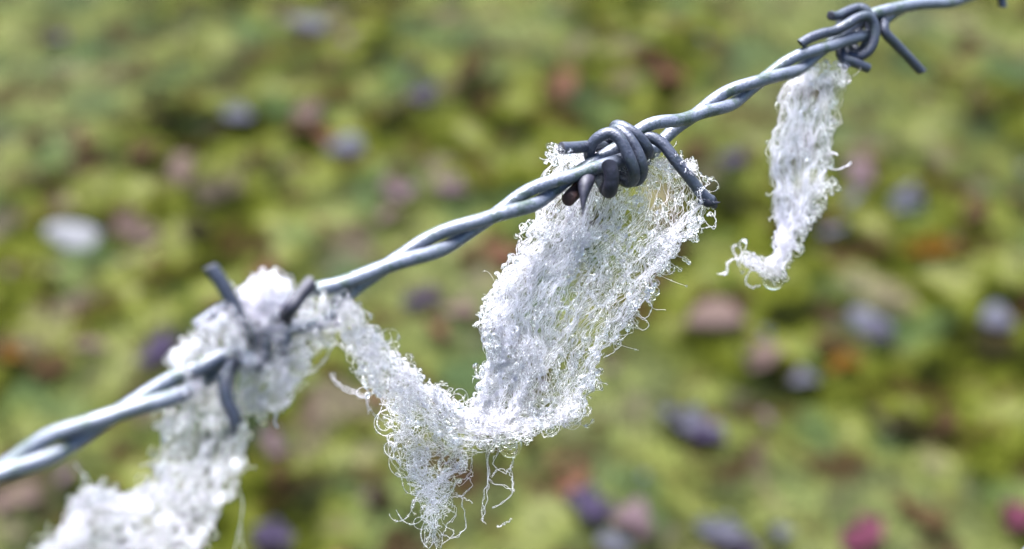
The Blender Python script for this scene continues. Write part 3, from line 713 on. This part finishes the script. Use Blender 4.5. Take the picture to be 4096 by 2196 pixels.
for pl in ([(1222, 1118), (1228, 1200), (1216, 1255), (1212, 1300), (1222, 1318)], [(1232, 1120), (1226, 1190), (1240, 1215), (1275, 1225), (1290, 1240), (1272, 1258), (1238, 1278)],
           [(1258, 1130), (1240, 1165), (1270, 1190), (1285, 1180), (1292, 1240)], [(1236, 1200), (1255, 1180), (1285, 1195), (1292, 1235)], [(1300, 1120), (1284, 1180)], [(1228, 1190), (1226, 1250), (1214, 1310)],
           [(1250, 1325), (1262, 1322), (1288, 1306)], [(1160, 1250), (1168, 1290), (1170, 1330), (1140, 1352), (1110, 1345)], [(1128, 1240), (1146, 1290), (1120, 1330), (1100, 1378)],
           [(1178, 1200), (1186, 1222), (1165, 1245), (1140, 1250), (1115, 1250)], [(1085, 1260), (1075, 1300), (1090, 1330), (1104, 1380)], [(1140, 1240), (1185, 1262)],
           [(980, 1095), (978, 1140), (1000, 1180), (1025, 1205), (1035, 1240), (1060, 1255), (1085, 1290)], [(1190, 1130), (1182, 1190), (1150, 1215), (1130, 1240)], [(1085, 1300), (1082, 1340), (1100, 1378)],
           [(1360, 1085), (1375, 1100), (1405, 1085), (1408, 1060)], [(840, 950), (870, 985), (915, 1000), (930, 1040)], [(895, 880), (890, 930), (925, 985), (930, 1030), (985, 1075)]):
    stray(root, [(a * D, b_ * D) for a, b_ in pl], .99 if pl[0][0] > 950 else .93, 2, 4, .0021)
nt_ = len(THREADS)
for pl in ([(1762, 545), (1795, 575), (1800, 560), (1798, 530)], [(1765, 575), (1780, 572), (1800, 568)], [(1690, 600), (1722, 600), (1728, 585)], [(1640, 700), (1660, 712), (1640, 730), (1612, 745)],
           [(1600, 790), (1632, 815), (1612, 830), (1590, 800)], [(1615, 745), (1640, 770), (1625, 800), (1605, 790)], [(1550, 830), (1560, 870), (1520, 900)], [(1245, 785), (1215, 790), (1205, 830), (1228, 865), (1250, 872)],
           [(1262, 740), (1240, 748), (1225, 772)], [(1290, 690), (1262, 700), (1258, 715)], [(1330, 600), (1300, 620), (1305, 660)], [(1505, 900), (1482, 955), (1470, 1010)], [(1480, 985), (1495, 980)]):
    stray(root, [(a * D, b_ * D) for a, b_ in pl], 1.008, 2, 3, .0021)
fp = Fib()
PRG = disp([(1700, 395, 1712, 385, 1.006), (1728, 425, 1745, 415, 1.003), (1752, 458, 1768, 450, 1.0), (1772, 488, 1788, 482, .998)])
fuzz(fp, PRG, 70, 34, .08, (10, 40), (.0009, .0018))
STB = disp([(1384, 372, 1388, 400, .968), (1405, 362, 1408, 395, .968), (1430, 362, 1434, 392, .968), (1460, 362, 1464, 388, .972)])
fuzz(fp, STB, 24, 34, .08, (10, 40), (.0009, .0018))
fp.build('barb_fuzz', root, M_WOOL)
qf = fp.front(90); fine.append((qf, rng.uniform(.010, .028, len(qf))))
fe = Fib()
fuzz(fe, MID, 420, 40, .2, (12, 40), uf=lambda n: np.where(rng.random(n) < .62, rng.normal(-.015, .03, n), 1 + rng.normal(.01, .025, n)))
fe.build('edge_wool', root, M_WOOL)
grp = 'dewdrops on the wool'
bead(fe, 70, 1500, 'round dewdrop standing out along the edge of the largest tuft and its loop', grp, (.036, .068), (.012, .045))
bead(fb, 34, 6000, 'clear dewdrop among many on the largest wool tuft and its loop', grp)
bead(fc, 30, 1300, 'clear dewdrop strung on the tangled net under the loop', grp, (.030, .046), (.010, .032))
bead(fa, 12, 2500, 'clear dewdrop sunk in the straight fibres of the largest tuft', grp)
bead_threads('tiny dewdrop threaded on a loose end hanging below or beside the loop', grp, 0, 1)
for (x, y, r, lab, hg) in [
    (1283, 1118, 44, 'biggest hanging dewdrop under the bottom of the loop', 1), (1365, 1030, 50, 'wide dewdrop sagging at the lower right corner of the largest tuft', 1),
    (1136, 1110, 28, 'dewdrop at the left of the loop bottom, second biggest there', 1), (1130, 1072, 24, 'round dewdrop just above the one at the left of the loop bottom', 0),
    (1500, 588, 19, 'ring like round dewdrop high in the middle of the largest tuft', 0), (1413, 545, 16, 'round dewdrop under the rusty prong of the middle barb', 0),
    (1206, 970, 13, 'lone round dewdrop at the left edge where the loop begins to rise', 0), (1244, 852, 24, 'round dewdrop at the left bulge of the largest tuft', 0), (1224, 852, 20, 'outer dewdrop of the pair at the left bulge', 0),
    (1100, 995, 18, 'round dewdrop on top of the left arm of the loop', 0), (1152, 1030, 15, 'round dewdrop at the inner top of the loop bottom', 0), (1465, 958, 22, 'dewdrop on the lower right edge of the largest tuft', 0),
    (1775, 450, 12, 'lower drop of the two beside the long right prong', 0), (1760, 438, 9, 'upper drop of the two beside the long right prong', 0), (1297, 655, 15, 'round dewdrop on the upper left edge of the largest tuft', 0),
    (1395, 545 - 165 + 28, 14, 'drop hanging at the cut end of the left stub of the middle barb', 0), (1440, 855, 20, 'dewdrop in the middle of the largest tuft above its hole', 1), (945, 850, 16, 'dewdrop on the upper edge of the left arm near the wire', 0),
    (1655, 660, 14, 'dewdrop on the right edge of the largest tuft', 0), (1432, 700, 13, 'small round dewdrop in the centre of the largest tuft', 0)]:
    zd = float(ribbon_eval(MID, np.array([0.0]), np.array([0.0]))[2][0])
    near = .22
    dd = 1.01 if x > 1180 else (.985 if x > 1080 else .965)
    if x > 1750: dd, near = 1.0, .1
    if x == 945: dd = .92
    drop(P(x * D, y * D, dd, near + .08), r * PX * 1.12, lab, grp, bool(hg))

# --- left clump wrapped round the left barb
def cw(sc, ox, oy, rows): return [(ox + a / sc, oy + b_ / sc, ox + c_ / sc, oy + d_ / sc, e) for a, b_, c_, d_, e in rows]
root = empty('wool_tuft', tuple(P(1060, 1230, .85)))
tag(root, 'matted white wool clump packed around the left barb', 'wool', 'sheep wool caught on the wire')
fa = Fib(); fb = Fib()
CLP = cw(1.726, 600, 950, [(560, 600, 600, 700, .82), (620, 460, 650, 860, .82), (700, 350, 760, 960, .825), (860, 320, 900, 930, .83), (980, 380, 1000, 880, .84), (1130, 400, 1130, 780, .855), (1300, 380, 1260, 700, .87), (1400, 380, 1360, 480, .885)])
sheet_fibres(fa, CLP, 50, 40, .28, 60, .2, 12, lmin=.1)
TOP = cw(1.726, 600, 950, [(610, 400, 660, 600, .822), (700, 330, 740, 620, .822), (820, 300, 840, 640, .825), (920, 330, 930, 600, .83), (985, 410, 975, 560, .835)])
sheet_fibres(fa, TOP, 150, 40, .25, 40, .2, 12, lmin=.1)
LOW = cw(1.726, 600, 950, [(640, 900, 1200, 700, .835), (620, 1000, 1080, 900, .835), (640, 1120, 1000, 1050, .835), (680, 1220, 920, 1200, .835)])
sheet_fibres(fa, LOW, 60, 50, .2, 40, .12, 14, lmin=.1)
fa.build('fibres', root, M_WOOL)
FLM = cw(1.726, 600, 950, [(120, 840, 200, 900, .78), (230, 740, 300, 830, .785), (340, 620, 430, 790, .79), (470, 540, 590, 740, .795), (600, 470, 720, 800, .80)])
fuzz(fb, FLM, 60, 36, .1, (12, 60))
fuzz(fb, CLP, 620, 36, .32, (14, 70), (.0008, .0016)); fuzz(fb, TOP, 300, 34, .28, (10, 40), (.0009, .0018)); fuzz(fb, LOW, 170, 36, .25, (14, 60), (.0016, .003)); fuzz(fb, TOP, 120, 36, .25, (20, 60), uf=lambda n: rng.normal(-.02, .03, n))
fb.build('curly_fuzz', root, M_WOOL)
tc = len(THREADS)
for pl in ([(1290, 700), (1230, 800), (1170, 890), (1060, 960), (1000, 1010)], [(1270, 720), (1350, 760), (1400, 760)], [(1080, 960), (1070, 900), (1010, 900), (990, 960)], [(1250, 940), (1290, 1010), (1380, 1050), (1480, 1100)], [(880, 1200), (860, 1270), (880, 1310)]):
    stray(root, [(600 + a / 1.726, 950 + b_ / 1.726) for a, b_ in pl], .862, 3, 4, .0035)
ff = Fib(); fuzz(ff, FLM, 60, 34, .1, (12, 40)); ff.build('wire_film', root, M_WOOL)
bead(ff, 6, 160, 'dewdrop on the thin wool film along the wire left of the left barb', grp)
bead(fb, 24, 1800, 'blurred dewdrop on the matted clump around the left barb', grp, (.018, .04), front=.3)
bead_threads('dewdrop on the threads between the left clump and the loop', grp, tc, 1)
for (x, y, r, lab) in [(650, 812, 44, 'brightest glinting dewdrop on the dark underside of the left barb'), (510, 970, 48, 'large clear dewdrop on top of the lower prong of the left barb'), (850, 1030, 36, 'bright hanging dewdrop on the underside of the left clump'), (1398, 755, 26, 'bright round dewdrop where the loop leaves the left barb')]:
    drop(P(600 + x / 1.726, 950 + y / 1.726, .83 if x < 1300 else .875, .42 if x < 1300 else .1), r / 1.726 * PX * .85, lab, grp, True)

# --- left hanging tuft, running out of the frame
root = empty('wool_tuft', tuple(P(780, 1560, .82)))
tag(root, 'blurred wool tuft hanging under the left barb and bending out of the bottom left', 'wool', 'sheep wool caught on the wire')
LFT = cw(1.984, 0, 1500, [(1480, 60, 1780, 100, .825), (1420, 160, 1880, 230, .825), (1330, 320, 1935, 400, .822), (1300, 500, 1935, 580, .82), (1265, 720, 1880, 760, .818), (1190, 840, 1830, 920, .815), (1060, 945, 1720, 1060, .81), (930, 950, 1620, 1260, .805), (820, 920, 1450, 1420, .80),
                          (700, 930, 1100, 1470, .795), (600, 990, 820, 1500, .79), (570, 1150, 640, 1500, .785), (420, 1320, 480, 1560, .78), (260, 1420, 330, 1600, .775)])
fa = Fib(); fb = Fib()
sheet_fibres(fa, LFT, 120, 80, .25, 120, .10, 8, (.0008, .0016))
sheet_fibres(fa, LFT, 130, 40, .25, 120, .1, 9, (.0008, .0016), lmin=.08)
fa.build('fibres', root, M_WOOL)
fuzz(fb, LFT, 750, 36, .3, (14, 80), (.0008, .0016)); fuzz(fb, LFT, 300, 36, .3, (16, 60), uf=edge_u)
fb.build('curly_fuzz', root, M_WOOL)
stray(root, [(1870 / 1.984, 1500 + 850 / 1.984), (1925 / 1.984, 1500 + 1000 / 1.984), (1905 / 1.984, 1500 + 1200 / 1.984), (1860 / 1.984, 1500 + 1400 / 1.984)], .82, 2, 3, .003)
stray(root, [(1905 / 1.984, 1500 + 1200 / 1.984), (1935 / 1.984, 1500 + 1400 / 1.984)], .82, 1, 3, .003)
stray(root, [(590 / 1.984, 1500 + 700 / 1.984), (640 / 1.984, 1500 + 760 / 1.984), (720 / 1.984, 1500 + 860 / 1.984)], .79, 2, 3, .003)
bead(fb, 22, 2600, 'soft blurred dewdrop on the hanging tuft at the bottom left', grp, (.02, .045), front=.3)
for (x, y, r, lab) in [(1215, 610, 40, 'round dewdrop standing off the left edge of the bottom left tuft'), (1300, 630, 28, 'smaller dewdrop touching the left edge of the bottom left tuft'), (1690, 1085, 34, 'dewdrop at the right edge of the bottom left tuft'), (1220, 320, 22, 'small drop under the wire left of the bottom left tuft')]:
    drop(P(x / 1.984, 1500 + y / 1.984, .82, .15), r / 1.984 * PX * .82, lab, grp)

# --- right tuft
root = empty('wool_tuft', tuple(P(3330, 260, 1.12)))
tag(root, 'narrow wool tuft hanging under the right barb and ending in a curl', 'wool', 'sheep wool caught on the wire')
RGT = cw(1.381, 2700, 200, [(800, 60, 900, 60, 1.125), (700, 150, 955, 130, 1.125), (612, 200, 930, 200, 1.125), (590, 330, 895, 330, 1.125), (555, 500, 860, 480, 1.125), (530, 590, 850, 600, 1.125), (545, 740, 818, 730, 1.125), (556, 870, 765, 850, 1.125),
                            (556, 980, 708, 960, 1.125), (562, 1050, 668, 1050, 1.122), (535, 1130, 640, 1125, 1.12), (490, 1190, 605, 1190, 1.118), (510, 1260, 600, 1250, 1.116)])
fa = Fib(); fb = Fib(); fc = Fib()
sheet_fibres(fa, RGT, 180, 70, .16, 90, .07, 6, (.0008, .0016), over=.04)
sheet_fibres(fa, RGT, 180, 40, .16, 90, .07, 7, (.0008, .0016), lmin=.08, over=.04)
fa.build('fibres', root, M_WOOL)
fuzz(fb, RGT, 560, 34, .2, (10, 44), (.0008, .0016)); fuzz(fb, RGT, 100, 34, .15, (12, 40), uf=edge_u); fuzz(fb, RGT, 90, 34, .2, (14, 50), (.0015, .0028), uf=lambda n: rng.uniform(.9, 1.3, n), tf=TT(.5, .8))
fb.build('curly_fuzz', root, M_WOOL)
TRL = cw(1.381, 2700, 200, [(480, 1130, 500, 1230, 1.118), (420, 1110, 430, 1200, 1.118), (370, 1120, 370, 1180, 1.118), (320, 1080, 330, 1130, 1.118)])
fuzz(fc, TRL, 110, 34, .15, (16, 50), (.0022, .004))
fc.build('trailing_curl', root, M_WOOL)
tc = len(THREADS)
for pl in ([(480, 1160), (400, 1140), (340, 1150), (320, 1090), (340, 1080)], [(340, 1150), (290, 1180), (285, 1230), (250, 1235)], [(420, 1210), (390, 1270), (420, 1310), (470, 1300)], [(850, 650), (890, 660), (950, 640), (970, 620)], [(860, 560), (900, 580)]):
    stray(root, [(2700 + a / 1.381, 200 + b_ / 1.381) for a, b_ in pl], 1.12, 3, 5, .0035)
bead_threads('little dewdrop on the loose threads beside the right tuft', grp, tc, 1)
bead(fb, 16, 1900, 'soft dewdrop on the narrow tuft under the right barb', grp, (.016, .034), front=.2)
bead(fc, 8, 100, 'dewdrop on the stray curl left of the right tuft tip', grp, (.018, .034))
drop(P(2700 + 548 / 1.381, 200 + 1245 / 1.381, 1.118, .1), 70 / 1.381 * PX * 1.1, 'large bright dewdrop in the curl at the tip of the right tuft', grp, True)

# --- the rest of the dew: thousands of beads, one object
VV = []; FF = []; MI = []; off = 0
for q, rr in fine:
    for (V0, F0), sel, mm in ((ICO3, rr > .014, 1), (ICO2, rr <= .014, 0)):
        qq, r2 = q[sel], rr[sel]
        if not len(qq): continue
        V = (qq[:, None] + r2[:, None, None] * V0[None]).reshape(-1, 3)
        F = (F0[None] + (np.arange(len(qq)) * len(V0))[:, None, None]).reshape(-1, 3) + off
        VV.append(V); FF.append(F); MI.append(np.full(len(F), mm)); off += len(V)
tag(mesh_np('fine_dew', np.vstack(VV), np.vstack(FF), [M_DEW, M_WATER], mi=np.concatenate(MI)), 'countless tiny beads of dew strung along the wool fibres', 'dew', grp, 'stuff')
print('drops', n_drop)
